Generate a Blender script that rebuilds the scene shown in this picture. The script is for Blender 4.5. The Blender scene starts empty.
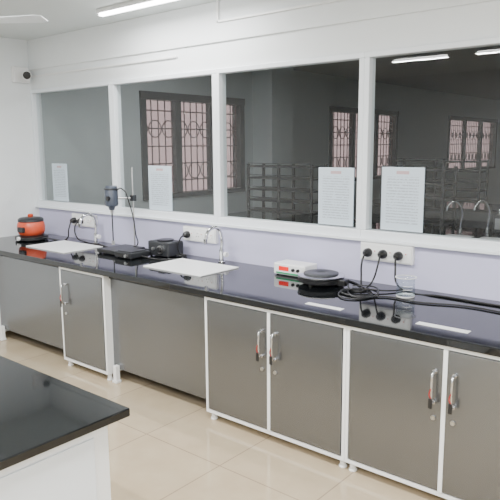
import bpy, bmesh
from math import *
from mathutils import Vector, Matrix
C=bpy.context.collection

# ---------------------------------------------------------------- materials
def mat(name,col,rough=.5,metal=0.,spec=.5,emit=None,es=0.,bump=0.,bscale=50.,var=0.,vscale=8.,coat=0.):
    m=bpy.data.materials.new(name); m.use_nodes=True
    nt=m.node_tree; b=nt.nodes['Principled BSDF']
    b.inputs['Base Color'].default_value=(*col,1); b.inputs['Roughness'].default_value=rough
    b.inputs['Metallic'].default_value=metal; b.inputs['Specular IOR Level'].default_value=spec
    b.inputs['Coat Weight'].default_value=coat
    if emit: b.inputs['Emission Color'].default_value=(*emit,1); b.inputs['Emission Strength'].default_value=es
    if var or bump:
        tc=nt.nodes.new('ShaderNodeTexCoord')
    if var:
        n=nt.nodes.new('ShaderNodeTexNoise'); n.inputs['Scale'].default_value=vscale; n.inputs['Detail'].default_value=4
        nt.links.new(tc.outputs['Object'],n.inputs['Vector'])
        mx=nt.nodes.new('ShaderNodeMix'); mx.data_type='RGBA'
        mx.inputs[6].default_value=(*[c*(1-var) for c in col],1); mx.inputs[7].default_value=(*[min(1,c*(1+var)) for c in col],1)
        nt.links.new(n.outputs['Fac'],mx.inputs[0]); nt.links.new(mx.outputs[2],b.inputs['Base Color'])
    if bump:
        n=nt.nodes.new('ShaderNodeTexNoise'); n.inputs['Scale'].default_value=bscale
        nt.links.new(tc.outputs['Object'],n.inputs['Vector'])
        bp=nt.nodes.new('ShaderNodeBump'); bp.inputs['Strength'].default_value=bump; bp.inputs['Distance'].default_value=.005
        nt.links.new(n.outputs['Fac'],bp.inputs['Height']); nt.links.new(bp.outputs[0],b.inputs['Normal'])
    return m
M_wall=mat('wall_paint',(.79,.82,.835),.7,bump=.1,var=.02)
M_ceil=mat('ceiling_paint',(.67,.71,.71),.8,bump=.1)
M_lav=mat('lavender_paint',(.57,.56,.76),.5,var=.02)
M_alu=mat('white_aluminium',(.80,.84,.88),.3)
M_white=mat('white_enamel',(.84,.85,.85),.35)
M_sink=mat('white_polypropylene',(.9,.91,.92),.3)
M_plast=mat('white_plastic',(.85,.85,.85),.3)
M_black=mat('black_plastic',(.012,.012,.013),.35)
M_dark=mat('dark_grey_metal',(.035,.037,.042),.4,metal=.3)
M_chrome=mat('chrome',(.66,.66,.68),.12,metal=1.)
M_steel=mat('brushed_steel',(.55,.55,.55),.3,metal=1.)
M_orange=mat('orange_enamel',(.60,.08,.03),.35)
M_red=mat('red_tag',(.30,.012,.012),.5)
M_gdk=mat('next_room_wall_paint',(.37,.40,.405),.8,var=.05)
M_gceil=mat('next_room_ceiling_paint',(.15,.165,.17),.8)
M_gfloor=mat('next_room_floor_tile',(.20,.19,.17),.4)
M_grille=mat('rust_red_iron',(.06,.02,.02),.6)
M_frame_d=mat('dark_window_frame',(.012,.012,.014),.5)
M_motor=mat('slate_blue_enamel',(.06,.072,.10),.4)
M_led=mat('led_tube',(.9,.9,.9),.5,emit=(1,.99,.98),es=16)
M_redled=mat('red_display',(.3,.0,.0),.3,emit=(1,.03,.02),es=1.2)
M_green=mat('green_label',(.02,.3,.12),.5)
M_grey=mat('grey_steel_laminate',(.205,.213,.222),.25,metal=.85,var=.08,vscale=1.2)
M_indic=mat('red_indicator',(.6,.03,.02),.3)

def granite():
    m=bpy.data.materials.new('black_granite'); m.use_nodes=True; nt=m.node_tree; b=nt.nodes['Principled BSDF']
    tc=nt.nodes.new('ShaderNodeTexCoord'); v=nt.nodes.new('ShaderNodeTexVoronoi'); v.inputs['Scale'].default_value=260
    nt.links.new(tc.outputs['Object'],v.inputs['Vector'])
    r=nt.nodes.new('ShaderNodeValToRGB'); r.color_ramp.elements[0].color=(.03,.032,.035,1); r.color_ramp.elements[0].position=.0
    r.color_ramp.elements[1].color=(.005,.006,.007,1); r.color_ramp.elements[1].position=.22
    nt.links.new(v.outputs['Distance'],r.inputs[0]); nt.links.new(r.outputs[0],b.inputs['Base Color'])
    b.inputs['Roughness'].default_value=.045; b.inputs['IOR'].default_value=1.55; b.inputs['Specular IOR Level'].default_value=.5
    return m
M_gran=granite()
def tiles():
    m=bpy.data.materials.new('beige_floor_tile'); m.use_nodes=True; nt=m.node_tree; b=nt.nodes['Principled BSDF']
    tc=nt.nodes.new('ShaderNodeTexCoord'); br=nt.nodes.new('ShaderNodeTexBrick')
    br.offset=0; br.inputs['Scale'].default_value=1; br.inputs['Brick Width'].default_value=.6; br.inputs['Row Height'].default_value=.6
    br.inputs['Mortar Size'].default_value=.004; br.inputs['Mortar Smooth'].default_value=.1
    br.inputs['Color1'].default_value=(.47,.38,.26,1); br.inputs['Color2'].default_value=(.44,.36,.245,1); br.inputs['Mortar'].default_value=(.31,.24,.17,1)
    nt.links.new(tc.outputs['Object'],br.inputs['Vector'])
    n=nt.nodes.new('ShaderNodeTexNoise'); n.inputs['Scale'].default_value=5; n.inputs['Detail'].default_value=6
    nt.links.new(tc.outputs['Object'],n.inputs['Vector'])
    mx=nt.nodes.new('ShaderNodeMix'); mx.data_type='RGBA'; mx.blend_type='SOFT_LIGHT'; mx.inputs[0].default_value=.25
    nt.links.new(br.outputs['Color'],mx.inputs[6]); nt.links.new(n.outputs['Fac'],mx.inputs[7]); nt.links.new(mx.outputs[2],b.inputs['Base Color'])
    b.inputs['Roughness'].default_value=.10; b.inputs['Specular IOR Level'].default_value=.7
    return m
M_floor=tiles()
def glassmat(name,tint,base=.05,edge=.6,refl=1.0):
    # thin sheet glass: symmetric facing-based reflectance, straight-through transmission
    m=bpy.data.materials.new(name); m.use_nodes=True; nt=m.node_tree; nt.nodes.remove(nt.nodes['Principled BSDF'])
    o=nt.nodes['Material Output']; t=nt.nodes.new('ShaderNodeBsdfTransparent'); t.inputs[0].default_value=(*tint,1)
    g=nt.nodes.new('ShaderNodeBsdfGlossy'); g.inputs['Roughness'].default_value=0.0; g.inputs[0].default_value=(refl,refl,refl,1)
    lw=nt.nodes.new('ShaderNodeLayerWeight'); lw.inputs[0].default_value=.5
    p=nt.nodes.new('ShaderNodeMath'); p.operation='POWER'; p.inputs[1].default_value=4; nt.links.new(lw.outputs['Facing'],p.inputs[0])
    q=nt.nodes.new('ShaderNodeMath'); q.operation='MULTIPLY_ADD'; q.inputs[1].default_value=edge; q.inputs[2].default_value=base; nt.links.new(p.outputs[0],q.inputs[0])
    x=nt.nodes.new('ShaderNodeMixShader')
    nt.links.new(q.outputs[0],x.inputs[0]); nt.links.new(t.outputs[0],x.inputs[1]); nt.links.new(g.outputs[0],x.inputs[2]); nt.links.new(x.outputs[0],o.inputs[0])
    return m
M_glass=glassmat('window_glass',(.83,.87,.87),.06,.5)
M_tint=glassmat('tinted_outer_glass',(.25,.17,.165),.03,.3)
M_beaker=glassmat('beaker_glass',(.86,.90,.92),.10,.8)
def paper(lines=True,name='printed_paper'):
    m=bpy.data.materials.new(name); m.use_nodes=True; nt=m.node_tree; b=nt.nodes['Principled BSDF']; b.inputs['Roughness'].default_value=.6
    tc=nt.nodes.new('ShaderNodeTexCoord'); s=nt.nodes.new('ShaderNodeSeparateXYZ'); nt.links.new(tc.outputs['Generated'],s.inputs[0])
    def math_(op,a,b_=None):
        n=nt.nodes.new('ShaderNodeMath'); n.operation=op
        for i,v in enumerate((a,b_)):
            if v is None: continue
            if isinstance(v,(int,float)): n.inputs[i].default_value=v
            else: nt.links.new(v,n.inputs[i])
        return n.outputs[0]
    row=math_('FRACT',math_('MULTIPLY',s.outputs['Z'],22.)); r1=math_('GREATER_THAN',row,.55)
    n=nt.nodes.new('ShaderNodeTexNoise'); n.inputs['Scale'].default_value=120; nt.links.new(tc.outputs['Object'],n.inputs['Vector'])
    w=math_('GREATER_THAN',n.outputs['Fac'],.45)
    inx=math_('MULTIPLY',math_('GREATER_THAN',s.outputs['X'],.12),math_('LESS_THAN',s.outputs['X'],.88))
    inz=math_('MULTIPLY',math_('GREATER_THAN',s.outputs['Z'],.1),math_('LESS_THAN',s.outputs['Z'],.85))
    f=math_('MULTIPLY',math_('MULTIPLY',r1,w),math_('MULTIPLY',inx,inz))
    head=math_('MULTIPLY',math_('GREATER_THAN',s.outputs['Z'],.89),math_('MULTIPLY',math_('LESS_THAN',s.outputs['Z'],.94),math_('MULTIPLY',math_('GREATER_THAN',s.outputs['X'],.35),math_('LESS_THAN',s.outputs['X'],.65))))
    mx=nt.nodes.new('ShaderNodeMix'); mx.data_type='RGBA'; mx.inputs[6].default_value=(.56,.65,.73,1); mx.inputs[7].default_value=(.36,.41,.48,1)
    nt.links.new(f,mx.inputs[0])
    m2=nt.nodes.new('ShaderNodeMix'); m2.data_type='RGBA'; m2.inputs[7].default_value=(.5,.36,.38,1)
    nt.links.new(mx.outputs[2],m2.inputs[6]); nt.links.new(head,m2.inputs[0]); nt.links.new(m2.outputs[2],b.inputs['Base Color'])
    return m
M_paper=paper()

# ---------------------------------------------------------------- helpers
def link(o,parent=None):
    C.objects.link(o)
    if parent: o.parent=parent
    return o
def empty(name,loc=(0,0,0)):
    e=bpy.data.objects.new(name,None); e.empty_display_size=.1; C.objects.link(e); return e
def setmat(me,m):
    me.materials.append(m)
def box(name,x0,x1,y0,y1,z0,z1,m,parent=None,bev=0.):
    me=bpy.data.meshes.new(name); bm=bmesh.new(); bmesh.ops.create_cube(bm,size=1)
    for v in bm.verts: v.co=Vector((x0+(v.co.x+.5)*(x1-x0),y0+(v.co.y+.5)*(y1-y0),z0+(v.co.z+.5)*(z1-z0)))
    bm.to_mesh(me); bm.free(); setmat(me,m); o=link(bpy.data.objects.new(name,me),parent)
    if bev:
        b=o.modifiers.new('bevel','BEVEL'); b.width=bev; b.segments=2; b.limit_method='ANGLE'
    return o
def quad(name,pts,m,parent=None):
    me=bpy.data.meshes.new(name); me.from_pydata(pts,[],[(0,1,2,3)]); setmat(me,m)
    return link(bpy.data.objects.new(name,me),parent)
def lathe(name,prof,loc,m,parent=None,seg=40,axis='Z',tilt=None,smooth=True):
    me=bpy.data.meshes.new(name); bm=bmesh.new(); rings=[]
    for r,z in prof:
        if r<1e-6: rings.append([bm.verts.new((0,0,z))])
        else: rings.append([bm.verts.new((r*cos(2*pi*i/seg),r*sin(2*pi*i/seg),z)) for i in range(seg)])
    for a,b in zip(rings,rings[1:]):
        for i in range(seg):
            j=(i+1)%seg
            if len(a)==1 and len(b)==1: continue
            if len(a)==1: bm.faces.new((a[0],b[i],b[j]))
            elif len(b)==1: bm.faces.new((a[i],a[j],b[0]))
            else: bm.faces.new((a[i],a[j],b[j],b[i]))
    bmesh.ops.recalc_face_normals(bm,faces=bm.faces)
    R=Matrix.Identity(4)
    if axis=='Y': R=Matrix.Rotation(pi/2,4,'X')
    if axis=='X': R=Matrix.Rotation(pi/2,4,'Y')
    if tilt: R=tilt
    bm.transform(Matrix.Translation(loc)@R)
    if smooth:
        for f in bm.faces: f.smooth=True
    bm.to_mesh(me); bm.free(); setmat(me,m)
    o=link(bpy.data.objects.new(name,me),parent)
    if smooth:
        e=o.modifiers.new('es','EDGE_SPLIT'); e.split_angle=radians(35)
    return o
def cyl(name,r,z0,z1,x,y,m,parent=None,seg=32,axis='Z'):
    b=min(r*.12,.003)
    return lathe(name,[(0,z0),(r-b,z0),(r,z0+b),(r,z1-b),(r-b,z1),(0,z1)],(x,y,0),m,parent,seg)
def disc(name,r,c,d,m,parent=None,axis='Y',seg=24):
    return lathe(name,[(0,-d/2),(r,-d/2),(r,d/2),(0,d/2)],c,m,parent,seg,axis)
def tube(name,pts,r,m,parent=None,smooth=True,cyc=False):
    cu=bpy.data.curves.new(name,'CURVE'); cu.dimensions='3D'; cu.bevel_depth=r; cu.bevel_resolution=3; cu.use_fill_caps=True
    if smooth:
        s=cu.splines.new('BEZIER'); s.bezier_points.add(len(pts)-1)
        for p,q in zip(s.bezier_points,pts):
            p.co=q; p.handle_left_type=p.handle_right_type='AUTO'
        s.resolution_u=8
    else:
        s=cu.splines.new('POLY'); s.points.add(len(pts)-1)
        for p,q in zip(s.points,pts): p.co=(*q,1)
    s.use_cyclic_u=cyc
    cu.materials.append(m)
    return link(bpy.data.objects.new(name,cu),parent)

# ---------------------------------------------------------------- room shell
XR=8.6; YB=-5.6; ZC=2.753
box('floor',-.15,XR,YB,.1,-.1,0,M_floor)
box('ceiling',-.15,XR,YB,.1,ZC,ZC+.1,M_ceil)
box('wall_left',-.15,0,YB,.1,0,ZC,M_wall)
box('wall_right',XR,XR+.15,YB,.1,0,ZC,M_wall)
box('wall_rear',-.15,XR,YB-.15,YB,0,ZC,M_wall)
ww=empty('wall_window_side')
box('lower_wall',0,XR,0,.1,0,1.12,M_lav,ww)
box('upper_wall',0,XR,0,.1,2.281,ZC,M_wall,ww)
box('upper_band',0,XR,-.018,0,2.47,ZC,M_wall,ww,.003)
box('baseboard_left',0,.012,YB,0,0,.10,M_white)
# conduits on the upper wall
t=empty('wall_conduit')
box('conduit_run',2.55,XR,-.036,-.018,2.60,2.618,M_white,t,.003)
box('conduit_drop',2.55,2.568,-.036,-.018,2.60,ZC,M_white,t,.003)
box('conduit_low',.01,2.1,-.018,0,2.40,2.416,M_white,t,.003)

# windows
xs=[0.0,1.28,2.515,3.765,5.01,6.26,7.5,XR]
W=.036; GT=2.247
for i in range(7):
    a,b=xs[i],xs[i+1]
    e=empty('window_%d'%(i+1))
    la=a+ (.035 if i==0 else W); rb=b-W
    box('frame_left',a,la,-.02,.06,1.185,GT,M_alu,e,.004)
    box('frame_right',rb,b,-.02,.06,1.185,GT,M_alu,e,.004)
    box('frame_top',a,b,-.02,.06,GT,2.281,M_alu,e,.004)
    box('frame_bottom',a,b,-.02,.06,1.12,1.185,M_alu,e,.004)
    quad('glass',[(la,.02,1.185),(rb,.02,1.185),(rb,.02,GT),(la,.02,GT)],M_glass,e)
box('trim_sill',0,XR,-.045,-.02,1.115,1.135,M_alu,None,.003)
# posters stuck to the glass
for k,(a,b,z0,z1) in enumerate([(.26,.51,1.195,1.56),(1.70,1.98,1.19,1.56),(3.42,3.69,1.195,1.575),(3.89,4.17,1.195,1.585)]):
    box('wall_notice',a,b,.010,.0165,z0,z1,M_paper)

# ---------------------------------------------------------------- next room seen through glass
YN=15.
nr=empty('next_room_shell')
wins=[(1.38,3.25),(5.45,7.9),(10.4,13.6)]
zz0,zz1=1.08,2.36
edges=[.1]+[v for w in wins for v in w]+[YN]
for i in range(0,len(edges),2):
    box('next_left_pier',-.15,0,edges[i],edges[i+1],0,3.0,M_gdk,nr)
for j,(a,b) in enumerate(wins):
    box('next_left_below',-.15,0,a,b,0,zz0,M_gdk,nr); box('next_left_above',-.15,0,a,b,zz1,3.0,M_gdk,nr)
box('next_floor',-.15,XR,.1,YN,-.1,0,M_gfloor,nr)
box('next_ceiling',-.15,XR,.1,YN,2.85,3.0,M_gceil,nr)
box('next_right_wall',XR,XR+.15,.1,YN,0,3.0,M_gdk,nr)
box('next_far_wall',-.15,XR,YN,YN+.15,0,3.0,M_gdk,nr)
for j,(a,b) in enumerate(wins):
    e=empty('window_%d'%(8+j))
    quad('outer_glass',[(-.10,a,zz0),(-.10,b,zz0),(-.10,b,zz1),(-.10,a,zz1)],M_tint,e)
    for (p,q) in [(a,a+.09),(b-.09,b)]: box('jamb',-.13,.02,p,q,zz0,zz1,M_frame_d,e)
    n=3
    for k in range(1,n):
        yy=a+(b-a)*k/n; box('mullion',-.08,-.0,yy-.05,yy+.05,zz0,zz1,M_frame_d,e)
    box('head',-.13,.03,a-.0,b+.0,zz1-.09,zz1,M_frame_d,e); box('sill',-.13,.03,a,b,zz0,zz0+.06,M_frame_d,e)
    nb=int((b-a)/.11)
    for k in range(1,nb):
        yy=a+(b-a)*k/nb; tube('grille_bar',[(-.05,yy,zz0),(-.05,yy,zz1)],.008,M_grille,e,False)
    for k in range(1,6):
        z=zz0+(zz1-zz0)*k/6; tube('grille_rail',[(-.05,a,z),(-.05,b,z)],.008,M_grille,e,False)
    for k in range(0,nb,2):
        for zc in (zz0+.33,zz0+.85):
            yy=a+(b-a)*(k+.5)/nb
            tube('grille_scroll',[(-.05,yy+.1*cos(s),zc+.1*sin(s)) for s in [i*pi/4 for i in range(8)]],.007,M_grille,e,True,True)
box('column',0.0,.35,3.45,3.95,0,2.85,M_gdk)
def nbench(a,b,y0,y1):
    e=empty('laboratory_bench')
    box('top',a,b,y0,y1,.80,.84,M_gran,e,.004); box('body',a+.05,b-.05,y0+.07,y1-.07,0.0,.80,M_grey,e)
nbench(.3,2.0,2.15,3.05); nbench(2.35,6.2,2.15,3.05); nbench(.8,3.2,5.0,5.9); nbench(3.6,7.0,5.0,5.9)
def rack(a,b,y=2.42,d=.30):
    e=empty('reagent_rack')
    for x in (a,(a+b)/2,b):
        for yy in (y,y+d): box('post',x-.014,x+.014,yy-.014,yy+.014,.84,1.50,M_frame_d,e)
    for z in (.92,1.05,1.18,1.32,1.46):
        box('shelf',a-.01,b+.01,y-.01,y+d+.01,z,z+.02,M_frame_d,e)
        box('shelf_rail',a,b,y-.015,y-.008,z+.045,z+.053,M_frame_d,e)
rack(.78,1.72); rack(2.62,3.28); rack(1.3,2.6,5.3); rack(4.2,5.2,5.3)
for (x,y) in [(3.42,2.55),(3.62,2.75),(3.95,2.5),(3.35,5.4),(3.0,5.5)]:
    e=empty('bench_faucet')
    zb=.84 if not (3.2<x<3.6 and y>5) else .84
    cyl('base',.02,.84,.90,x if x!=3.35 else 3.75,y,M_chrome,e,16)
    x=x if x!=3.35 else 3.75
    tube('neck',[(x,y,.88),(x,y,1.10),(x-.05,y-.04,1.16),(x-.10,y-.08,1.12),(x-.11,y-.09,1.07)],.011,M_chrome,e)
e=empty('bench_instrument')
box('case',3.66,3.86,2.78,2.98,.84,1.02,M_dark,e,.01); box('panel',3.68,3.84,2.772,2.78,.88,.99,M_steel,e,.002); disc('knob',.018,(3.8,2.765,.93),.012,M_black,e)
e=empty('bench_instrument')
box('case',4.05,4.30,2.62,2.9,.84,1.08,M_plast,e,.01); box('panel',4.07,4.28,2.612,2.62,.90,1.05,M_dark,e,.002)
for (x,y) in [(3.35,2.25),(3.68,2.28)]:
    box('paper_sheet',x,x+.25,y,y+.2,.84,.843,M_plast)
for x in (3.0,3.7,4.4):
    e=empty('laboratory_stool'); y=1.85
    cyl('seat',.16,.58,.62,x,y,M_dark,e,24); tube('foot_ring',[(x+.13*cos(a),y+.13*sin(a),.2) for a in [i*pi/4 for i in range(8)]],.009,M_steel,e,True,True)
    for k in range(4):
        a=k*pi/2+.7; tube('leg',[(x+.10*cos(a),y+.10*sin(a),.585),(x+.15*cos(a),y+.15*sin(a),.009)],.011,M_steel,e,False)
e=empty('dome_camera')
cyl('mount',.06,2.80,2.85,.5,1.0,M_plast,e,24); lathe('dome',[(0,2.73),(.03,2.74),(.05,2.77),(.055,2.80)],(.5,1.0,0),M_plast,e)

# ---------------------------------------------------------------- work bench with cabinets
D=.849; CF=-.822; ZT=.85; TH=.038
wb=empty('laboratory_workbench')
box('granite_top',0.003,XR-.01,-D,-.002,ZT-TH,ZT,M_gran,wb,.005)
Z0=.055; ZU=ZT-TH-.001
def handle(x,z,e,tag):
    tube('handle',[(x,CF-.008,z+.075),(x,CF-.030,z+.072),(x,CF-.038,z+.03),(x,CF-.038,z-.03),(x,CF-.030,z-.072),(x,CF-.008,z-.075)],.0065,M_chrome,e)
    for s in (1,-1): disc('handle_foot',.011,(x,CF-.008,z+s*.075),.008,M_chrome,e)
    disc('lock',.011,(x,CF-.006,z-.155),.008,M_steel,e)
    if tag:
        tube('key_cord',[(x,CF-.046,z-.0),(x-.006,CF-.048,z-.03),(x+.004,CF-.046,z-.05)],.003,M_red,e)
        box('key_tag',x-.009,x+.011,CF-.052,CF-.046,z-.095,z-.045,M_black,e,.003)
def cabinet(x0,x1,ndoor,hl=None,tags=(1,1)):
    e=empty('cabinet'); e.parent=wb
    box('side_left',x0,x0+.018,CF,-.03,Z0,ZU,M_white,e); box('side_right',x1-.018,x1,CF,-.03,Z0,ZU,M_white,e)
    box('bottom',x0+.018,x1-.018,CF,-.03,Z0,Z0+.022,M_white,e); box('back',x0+.018,x1-.018,-.05,-.03,Z0+.022,ZU,M_white,e)
    box('top_rail',x0+.018,x1-.018,CF,-.76,ZU-.022,ZU,M_white,e)
    w=(x1-x0-.036)/ndoor
    for k in range(ndoor):
        a=x0+.018+k*w; b=a+w
        m=.006
        box('door',a+m,b-m,CF-.004,CF+.014,Z0+.028,ZU-.026,M_grey,e,.002)
        if k>0: box('door_stile',a-.0105,a+.0105,CF-.006,CF+.016,Z0+.022,ZU-.022,M_white,e)
        if ndoor==2: hx=b-m-.042 if k==0 else a+m+.042
        else: hx=a+m+.05
        handle(hx,.60,e,tags[k])
    for x in (x0+.03,x1-.03):
        for y in (CF+.04,-.09):
            cyl('foot',.017,0,Z0,x,y,M_white,e,16)
            cyl('foot_pad',.023,0,.012,x,y,M_white,e,16)
def knee(x0,x1):
    e=empty('knee_space_panel'); e.parent=wb
    box('panel',x0,x1,-.762,-.745,.10,ZU-.035,M_grey,e)
    box('panel_head_shade',x0,x1,-.775,-.745,ZU-.033,ZU,M_dark,e)  # dark strip standing in for the shadow gap below the slab
    x=x0+.05
    box('leg_post',x-.018,x+.018,-.80,-.764,.02,.13,M_white,e,.002); box('leg_shoe',x-.026,x+.026,-.806,-.76,0,.02,M_white,e,.003)
cabinet(.06,.50,1)
knee(.50,1.575)
cabinet(1.575,2.135,1)
knee(2.135,3.142)
cabinet(3.142,4.155,2)
cabinet(4.157,5.215,2)
cabinet(5.217,6.275,2)
cabinet(6.277,7.335,2)
cabinet(7.337,8.395,2)

# ---------------------------------------------------------------- sinks and faucets
def sink(x0,x1,y0,y1):
    e=empty('sink'); z=ZT
    w=.022
    box('rim_front',x0,x1,y0,y0+w,z,z+.009,M_sink,e,.003); box('rim_rear',x0,x1,y1-w,y1,z,z+.009,M_sink,e,.003)
    box('rim_left',x0,x0+w,y0+w,y1-w,z,z+.009,M_sink,e,.003); box('rim_right',x1-w,x1,y0+w,y1-w,z,z+.009,M_sink,e,.003)
    box('basin_cover',x0+w,x1-w,y0+w,y1-w,z,z+.006,M_sink,e)
sink(.73,1.31,-.60,-.20)
sink(2.28,2.87,-.575,-.18)
def faucet(x,y):
    e=empty('faucet')
    cyl('base_flange',.028,ZT,ZT+.012,x,y,M_chrome,e)
    cyl('body',.019,ZT+.01,ZT+.10,x,y,M_chrome,e)
    tube('gooseneck',[(x,y,ZT+.09),(x,y,ZT+.20),(x-.005,y-.035,ZT+.262),(x-.01,y-.09,ZT+.27),(x-.015,y-.14,ZT+.235),(x-.016,y-.155,ZT+.185)],.0125,M_chrome,e)
    lathe('nozzle',[(0,-.02),(.011,-.02),(.016,.015),(0,.015)],(x-.016,y-.157,ZT+.18),M_chrome,e,16)
    tube('valve_stem',[(x,y,ZT+.06),(x+.045,y-.01,ZT+.068)],.008,M_chrome,e,False)
    disc('valve_knob',.019,(x+.052,y-.01,ZT+.068),.022,M_plast,e,'X')
faucet(1.08,-.10); faucet(2.62,-.09)

# ---------------------------------------------------------------- sockets
def socket(xc,zc,plugs):
    e=empty('power_socket'); y=-.003
    box('back_box',xc-.18,xc+.18,-.035,-.001,zc-.058,zc+.058,M_plast,e,.004)
    box('plate',xc-.172,xc+.172,-.041,-.034,zc-.05,zc+.05,M_white,e,.003)
    for k in range(3):
        x=xc-.115+k*.105
        disc('socket_face',.030,(x,-.043,zc-.006),.004,M_plast,e)
        for dx,dz in ((0,.014),(-.011,-.008),(.011,-.008)): disc('pin_hole',.0035,(x+dx,-.0455,zc-.006+dz),.002,M_black,e,seg=10)
        box('rocker_switch',x+.038,x+.052,-.047,-.040,zc-.016,zc+.014,M_plast,e,.002)
        box('switch_indicator',x+.042,x+.048,-.0478,-.0468,zc+.003,zc+.010,M_indic,e)
        if k in plugs:
            lathe('plug',[(0,0),(.028,0),(.028,.022),(.020,.042),(.010,.052),(0,.052)],(x,-.045,zc-.006),M_black,e,20,'Y')
    return [(xc-.115+k*.105,-.090,zc-.006) for k in range(3)]
sA=socket(.80,1.035,(0,1)); sB=socket(2.33,1.03,(0,)); sC=socket(3.955,1.055,(0,1,2))

# ---------------------------------------------------------------- overhead stirrer
e=empty('overhead_stirrer')
box('base_plate',1.52,1.78,-.42,-.12,ZT+.008,ZT+.04,M_black,e,.006)
for x in (1.54,1.76):
    for y in (-.40,-.14): cyl('foot',.012,ZT,ZT+.01,x,y,M_black,e,12)
cyl('support_rod',.0065,ZT+.03,ZT+.70,1.67,-.14,M_steel,e,16)
box('clamp_boss',1.650,1.690,-.16,-.12,1.27,1.32,M_dark,e,.004)
tube('clamp_arm',[(1.67,-.14,1.295),(1.565,-.265,1.295)],.008,M_steel,e,False)
lathe('motor_housing',[(0,1.20),(.022,1.20),(.028,1.225),(.052,1.235),(.055,1.25),(.055,1.365),(.050,1.375),(.050,1.392),(.042,1.40),(0,1.402)],(1.555,-.275,0),M_motor,e)
lathe('motor_cap',[(.051,1.365),(.0575,1.367),(.0575,1.378),(.051,1.38)],(1.555,-.275,0),M_dark,e)
disc('speed_dial',.018,(1.585,-.335,1.30),.02,M_black,e)
lathe('chuck',[(0,1.17),(.012,1.17),(.016,1.20),(0,1.20)],(1.555,-.275,0),M_steel,e,16)
cyl('stirring_shaft',.0055,.915,1.18,1.555,-.275,M_dark,e,12)
box('paddle',1.535,1.575,-.278,-.272,.905,.94,M_steel,e,.002)
tube('motor_cable',[(1.60,-.26,1.36),(1.66,-.25,1.38),(1.72,-.22,1.25),(1.735,-.18,1.0),(1.72,-.16,.90),(1.70,-.18,.892)],.005,M_black,e)
e=empty('hot_plate_controller')
box('case',1.80,2.00,-.46,-.26,ZT+.006,ZT+.052,M_dark,e,.008); 
for x in (1.82,1.98):
    for y in (-.44,-.28): cyl('foot',.01,ZT,ZT+.008,x,y,M_black,e,10)
box('front_panel',1.815,1.985,-.464,-.459,ZT+.012,ZT+.045,M_black,e); disc('knob',.013,(1.95,-.47,ZT+.028),.014,M_steel,e)
box('top_plate',1.82,1.98,-.44,-.28,ZT+.052,ZT+.058,M_black,e,.003)
e=empty('magnetic_stirrer')
box('case',1.95,2.19,-.24,-.07,ZT+.008,ZT+.125,M_dark,e,.012)
for x in (1.97,2.17):
    for y in (-.22,-.09): cyl('foot',.011,ZT,ZT+.01,x,y,M_black,e,10)
disc('control_knob',.033,(2.11,-.248,ZT+.066),.02,M_steel,e); disc('control_knob_cap',.022,(2.11,-.262,ZT+.066),.012,M_black,e)
disc('small_knob',.013,(2.02,-.246,ZT+.066),.014,M_steel,e)
lathe('stir_plate',[(0,ZT+.125),(.065,ZT+.125),(.068,ZT+.134),(0,ZT+.135)],(2.07,-.155,0),M_black,e)
tube('power_cord',[sB[0],(sB[0][0],-.13,1.0),(sB[0][0]-.02,-.12,.88),(2.235,-.09,.856),(2.19,-.12,.875)],.006,M_black,e)
e=empty('power_cable')
tube('cable',[(2.19,-.15,ZT+.02),(2.26,-.15,ZT+.006),(2.24,-.27,ZT+.008),(2.12,-.33,ZT+.006),(2.01,-.36,ZT+.02)],.006,M_black,e)
e=empty('power_cable')
tube('cable',[(1.72,-.11,ZT+.02),(1.78,-.06,ZT+.006),(1.86,-.10,ZT+.006),(1.90,-.20,ZT+.006),(1.85,-.24,ZT+.02)],.006,M_black,e)
e=empty('heating_mantle'); X,Y=.40,-.34
lathe('base',[(0,ZT+.006),(.14,ZT+.006),(.15,ZT+.012),(.15,ZT+.04),(.12,ZT+.052),(0,ZT+.052)],(X,Y,0),M_black,e)
for dx in (-.08,.08):
    for dy in (-.08,.08): cyl('foot',.012,ZT,ZT+.008,X+dx,Y+dy,M_black,e,10)
disc('dial',.018,(X+.03,Y-.155,ZT+.03),.02,M_plast,e)
lathe('mantle_body',[(.095,ZT+.05),(.112,ZT+.06),(.126,ZT+.09),(.128,ZT+.13),(.122,ZT+.165),(.112,ZT+.178)],(X,Y,0),M_orange,e)
box('control_plate',X-.02,X+.07,Y-.134,Y-.10,ZT+.085,ZT+.135,M_black,e,.006)
lathe('lid',[(.112,ZT+.176),(.118,ZT+.180),(.116,ZT+.202),(.10,ZT+.214),(.04,ZT+.222),(0,ZT+.223)],(X,Y,0),M_dark,e)
lathe('lid_knob',[(0,ZT+.22),(.022,ZT+.222),(.028,ZT+.238),(.018,ZT+.248),(0,ZT+.25)],(X,Y,0),M_orange,e)
tube('mantle_cable',[(X+.14,Y+.05,ZT+.03),(X+.19,Y+.12,ZT+.006),(sA[0][0]-.03,-.13,ZT+.006),(sA[0][0],-.12,.95),sA[0]],.006,M_black,e)
e=empty('power_cable')
tube('cable',[sA[1],(sA[1][0]+.01,-.13,.98),(sA[1][0]+.03,-.13,.89),(.95,-.13,ZT+.006),(1.2,-.15,ZT+.006),(1.42,-.20,ZT+.006),(1.53,-.25,ZT+.02)],.006,M_black,e)

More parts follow.
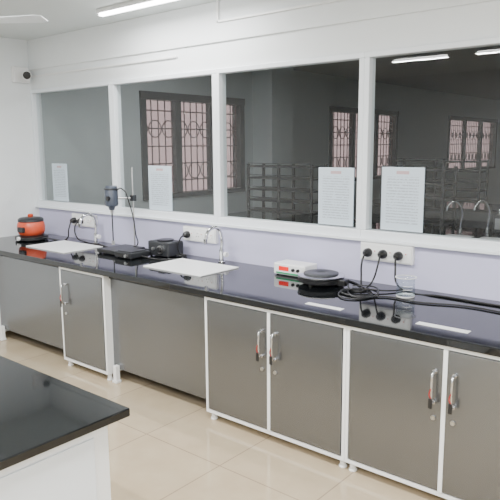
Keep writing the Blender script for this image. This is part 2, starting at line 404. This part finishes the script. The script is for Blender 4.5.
e=empty('digital_controller')
box('case',3.20,3.46,-.20,-.05,ZT+.006,ZT+.085,M_plast,e,.008)
for x in (3.22,3.44):
    for y in (-.18,-.07): cyl('foot',.01,ZT,ZT+.008,x,y,M_black,e,10)
box('front_panel',3.215,3.445,-.204,-.198,ZT+.014,ZT+.078,M_white,e,.002)
box('display',3.25,3.33,-.208,-.203,ZT+.038,ZT+.066,M_redled,e); box('label_strip',3.225,3.435,-.2065,-.2035,ZT+.016,ZT+.026,M_green,e)
disc('knob',.011,(3.37,-.21,ZT+.05),.014,M_black,e); disc('knob',.011,(3.41,-.21,ZT+.05),.014,M_black,e)
e=empty('electric_hot_plate'); X,Y=3.62,-.25
lathe('base',[(0,ZT+.012),(.12,ZT+.012),(.145,ZT+.022),(.148,ZT+.045),(.135,ZT+.055),(0,ZT+.055)],(X,Y,0),M_black,e,48)
lathe('trim_ring',[(.136,ZT+.054),(.150,ZT+.056),(.150,ZT+.062),(.112,ZT+.066)],(X,Y,0),M_chrome,e,48)
lathe('plate',[(.112,ZT+.064),(.110,ZT+.074),(.10,ZT+.077),(.03,ZT+.077),(.025,ZT+.074),(0,ZT+.074)],(X,Y,0),M_dark,e,48)
for k in range(3):
    a=k*2*pi/3+.4; cyl('foot',.013,ZT,ZT+.015,X+.1*cos(a),Y+.1*sin(a),M_black,e,12)
box('terminal_box',X+.12,X+.19,Y-.03,Y+.03,ZT+.012,ZT+.05,M_black,e,.005)
tube('power_cord',[(X+.19,Y,ZT+.03),(X+.27,Y-.06,ZT+.006),(X+.33,Y+.02,ZT+.006),(X+.24,Y+.09,ZT+.006),(sC[0][0],-.13,.90),(sC[0][0],-.125,1.0),sC[0]],.006,M_black,e)
e=empty('power_cable')
x=sC[1][0]
tube('cable',[sC[1],(x+.01,-.13,1.0),(x-.02,-.14,.89),(x-.02,-.22,ZT+.006),(x+.08,-.36,ZT+.006),(x-.02,-.42,ZT+.006),(x-.12,-.33,ZT+.006),(x-.05,-.24,ZT+.006),(3.80,-.12,ZT+.006),(3.62,-.06,ZT+.006),(3.47,-.06,ZT+.02)],.0055,M_black,e)
e=empty('power_cable')
x=sC[2][0]
tube('cable',[sC[2],(x+.02,-.13,1.0),(x+.05,-.15,.89),(x+.12,-.14,ZT+.006),(4.35,-.12,ZT+.006),(4.65,-.13,ZT+.006),(5.0,-.10,ZT+.006),(5.5,-.10,ZT+.006)],.006,M_black,e)
e=empty('power_cable')
tube('cable',[(3.84,-.28,ZT+.010),(3.90,-.38,ZT+.006),(3.99,-.44,ZT+.006),(4.06,-.36,ZT+.006),(4.13,-.32,ZT+.006),(4.3,-.33,ZT+.006),(4.55,-.25,ZT+.006),(4.8,-.26,ZT+.006),(5.2,-.20,ZT+.006)],.005,M_black,e)
e=empty('power_cable')
tube('cable',[(3.82,-.20,ZT+.008),(3.93,-.16,ZT+.012),(4.02,-.24,ZT+.012),(4.05,-.40,ZT+.006),(3.96,-.50,ZT+.006),(3.88,-.46,ZT+.006),(3.86,-.36,ZT+.014),(3.95,-.27,ZT+.016),(4.06,-.20,ZT+.010),(4.12,-.10,ZT+.006)],.0045,M_black,e)
# glass beaker
e=empty('glass_beaker')
lathe('vessel',[(0,ZT+.002),(.047,ZT+.002),(.053,ZT+.007),(.053,ZT+.105),(.060,ZT+.115)],(4.19,-.23,0),M_beaker,e)
lathe('rim',[(.056,ZT+.112),(.0615,ZT+.114),(.0615,ZT+.117),(.056,ZT+.117)],(4.19,-.23,0),M_plast,e)
lathe('base_rim',[(.030,ZT+.0),(.050,ZT+.0),(.0535,ZT+.004),(.0535,ZT+.010)],(4.19,-.23,0),M_plast,e)
for zz in (.03,.05,.07): tube('graduation_mark',[(4.19+.0538*cos(a),-.23+.0538*sin(a),ZT+zz) for a in [radians(q) for q in (-80,-60,-40,-20)]],.0014,M_sink,e)
for (a,b,c,d) in [(3.83,4.06,-.73,-.69),(4.48,4.74,-.715,-.67)]:
    box('paper_strip',a,b,c,d,ZT,ZT+.002,M_sink)

# ---------------------------------------------------------------- island bench
e=empty('island_bench')
box('granite_top',1.2,4.17,-3.55,-2.245,.82,.85,M_gran,e,.004)
box('body',1.28,4.115,-3.5,-2.30,.06,.82,M_white,e)
box('end_panel',4.115,4.121,-3.44,-2.36,.12,.77,M_alu,e,.002)
for x in (1.35,4.05):
    for y in (-3.44,-2.36): cyl('foot',.02,0,.06,x,y,M_white,e,16)

# ---------------------------------------------------------------- cctv, ceiling fan, ceiling and added fill lights
e=empty('security_camera')
box('junction_box',0,.05,-.21,-.04,2.34,2.49,M_plast,e,.01)
tube('bracket',[(.05,-.10,2.42),(.09,-.10,2.425),(.11,-.11,2.42)],.014,M_plast,e)
T=Matrix.Rotation(radians(-32),4,'Z')@Matrix.Rotation(radians(100),4,'Y')
lathe('camera_barrel',[(0,-.05),(.036,-.05),(.042,-.04),(.042,.075),(.036,.08)],(.13,-.12,2.41),M_plast,e,24,tilt=T)
lathe('lens',[(.036,.078),(.030,.072),(0,.078)],(.13,-.12,2.41),M_black,e,24,tilt=T)
e=empty('ceiling_fan'); X,Y,Z=1.50,-1.41,2.55
cyl('canopy',.06,ZC-.05,ZC,X,Y,M_plast,e); cyl('down_rod',.012,Z,ZC,X,Y,M_plast,e)
lathe('motor',[(0,Z-.05),(.08,Z-.045),(.11,Z-.01),(.11,Z+.02),(.07,Z+.04),(0,Z+.045)],(X,Y,0),M_plast,e)
for k in range(3):
    a=radians(31+120*k); me=bpy.data.meshes.new('blade'); bm=bmesh.new()
    vs=[(.1,-.02,0),(.2,-.055,.006),(.56,-.07,.008),(.6,-.05,.008),(.6,.05,-.008),(.56,.07,-.01),(.2,.055,-.006),(.1,.02,0)]
    bm.faces.new([bm.verts.new(v) for v in vs]); bmesh.ops.triangulate(bm,faces=bm.faces)
    bm.transform(Matrix.Translation((X,Y,Z))@Matrix.Rotation(a,4,'Z')); bm.to_mesh(me); bm.free(); setmat(me,M_alu)
    o=link(bpy.data.objects.new('blade',me),e); s=o.modifiers.new('s','SOLIDIFY'); s.thickness=.006
def clight(x0,x1,y,power,zc=ZC):
    e=empty('ceiling_or_fill_light')
    box('housing',x0,x1,y-.035,y+.035,zc-.03,zc,M_white,e,.004)
    box('diffuser',x0+.015,x1-.015,y-.022,y+.022,zc-.05,zc-.03,M_led,e,.006)
    l=bpy.data.lights.new('lamp','AREA'); l.shape='RECTANGLE'; l.size=x1-x0; l.size_y=.07; l.energy=power; l.color=(1,.995,.98)
    o=link(bpy.data.objects.new('lamp',l),e); o.location=((x0+x1)/2,y,zc-.06)
clight(1.67,2.90,-.40,30)
for x in (1.9,4.7,7.2): clight(x-.6,x+.6,-2.2,78)  # out-of-view fixtures added to light the closed room
for x in (4.7,7.2): clight(x-.6,x+.6,-4.2,66)  # more added fill fixtures, out of view at the rear
clight(2.12,2.80,-3.5,40); clight(3.12,3.62,-3.5,36)
for x in (1.6,4.6): clight(x-.6,x+.6,1.25,26 if x<3 else 14,2.85)  # fill added to brighten the next room, hidden above the glass

w=bpy.data.worlds.new('world'); bpy.context.scene.world=w; w.use_nodes=True
w.node_tree.nodes['Background'].inputs[0].default_value=(.95,.97,1,1); w.node_tree.nodes['Background'].inputs[1].default_value=3.0

# ---------------------------------------------------------------- camera
yaw,pit,rol=0.69702,0.16625,-0.00707
F=Vector((-sin(yaw)*cos(pit),cos(yaw)*cos(pit),-sin(pit))); R=Vector((cos(yaw),sin(yaw),0)); U=R.cross(F)
R2=R*cos(rol)+U*sin(rol); U2=U*cos(rol)-R*sin(rol)
cd=bpy.data.cameras.new('camera'); cam=bpy.data.objects.new('camera',cd); C.objects.link(cam)
cd.sensor_width=36; cd.lens=622.2/500*36; cd.clip_start=.05
cam.matrix_world=Matrix(((R2.x,U2.x,-F.x,5.75738),(R2.y,U2.y,-F.y,-3.50447),(R2.z,U2.z,-F.z,1.72058),(0,0,0,1)))
bpy.context.scene.camera=cam
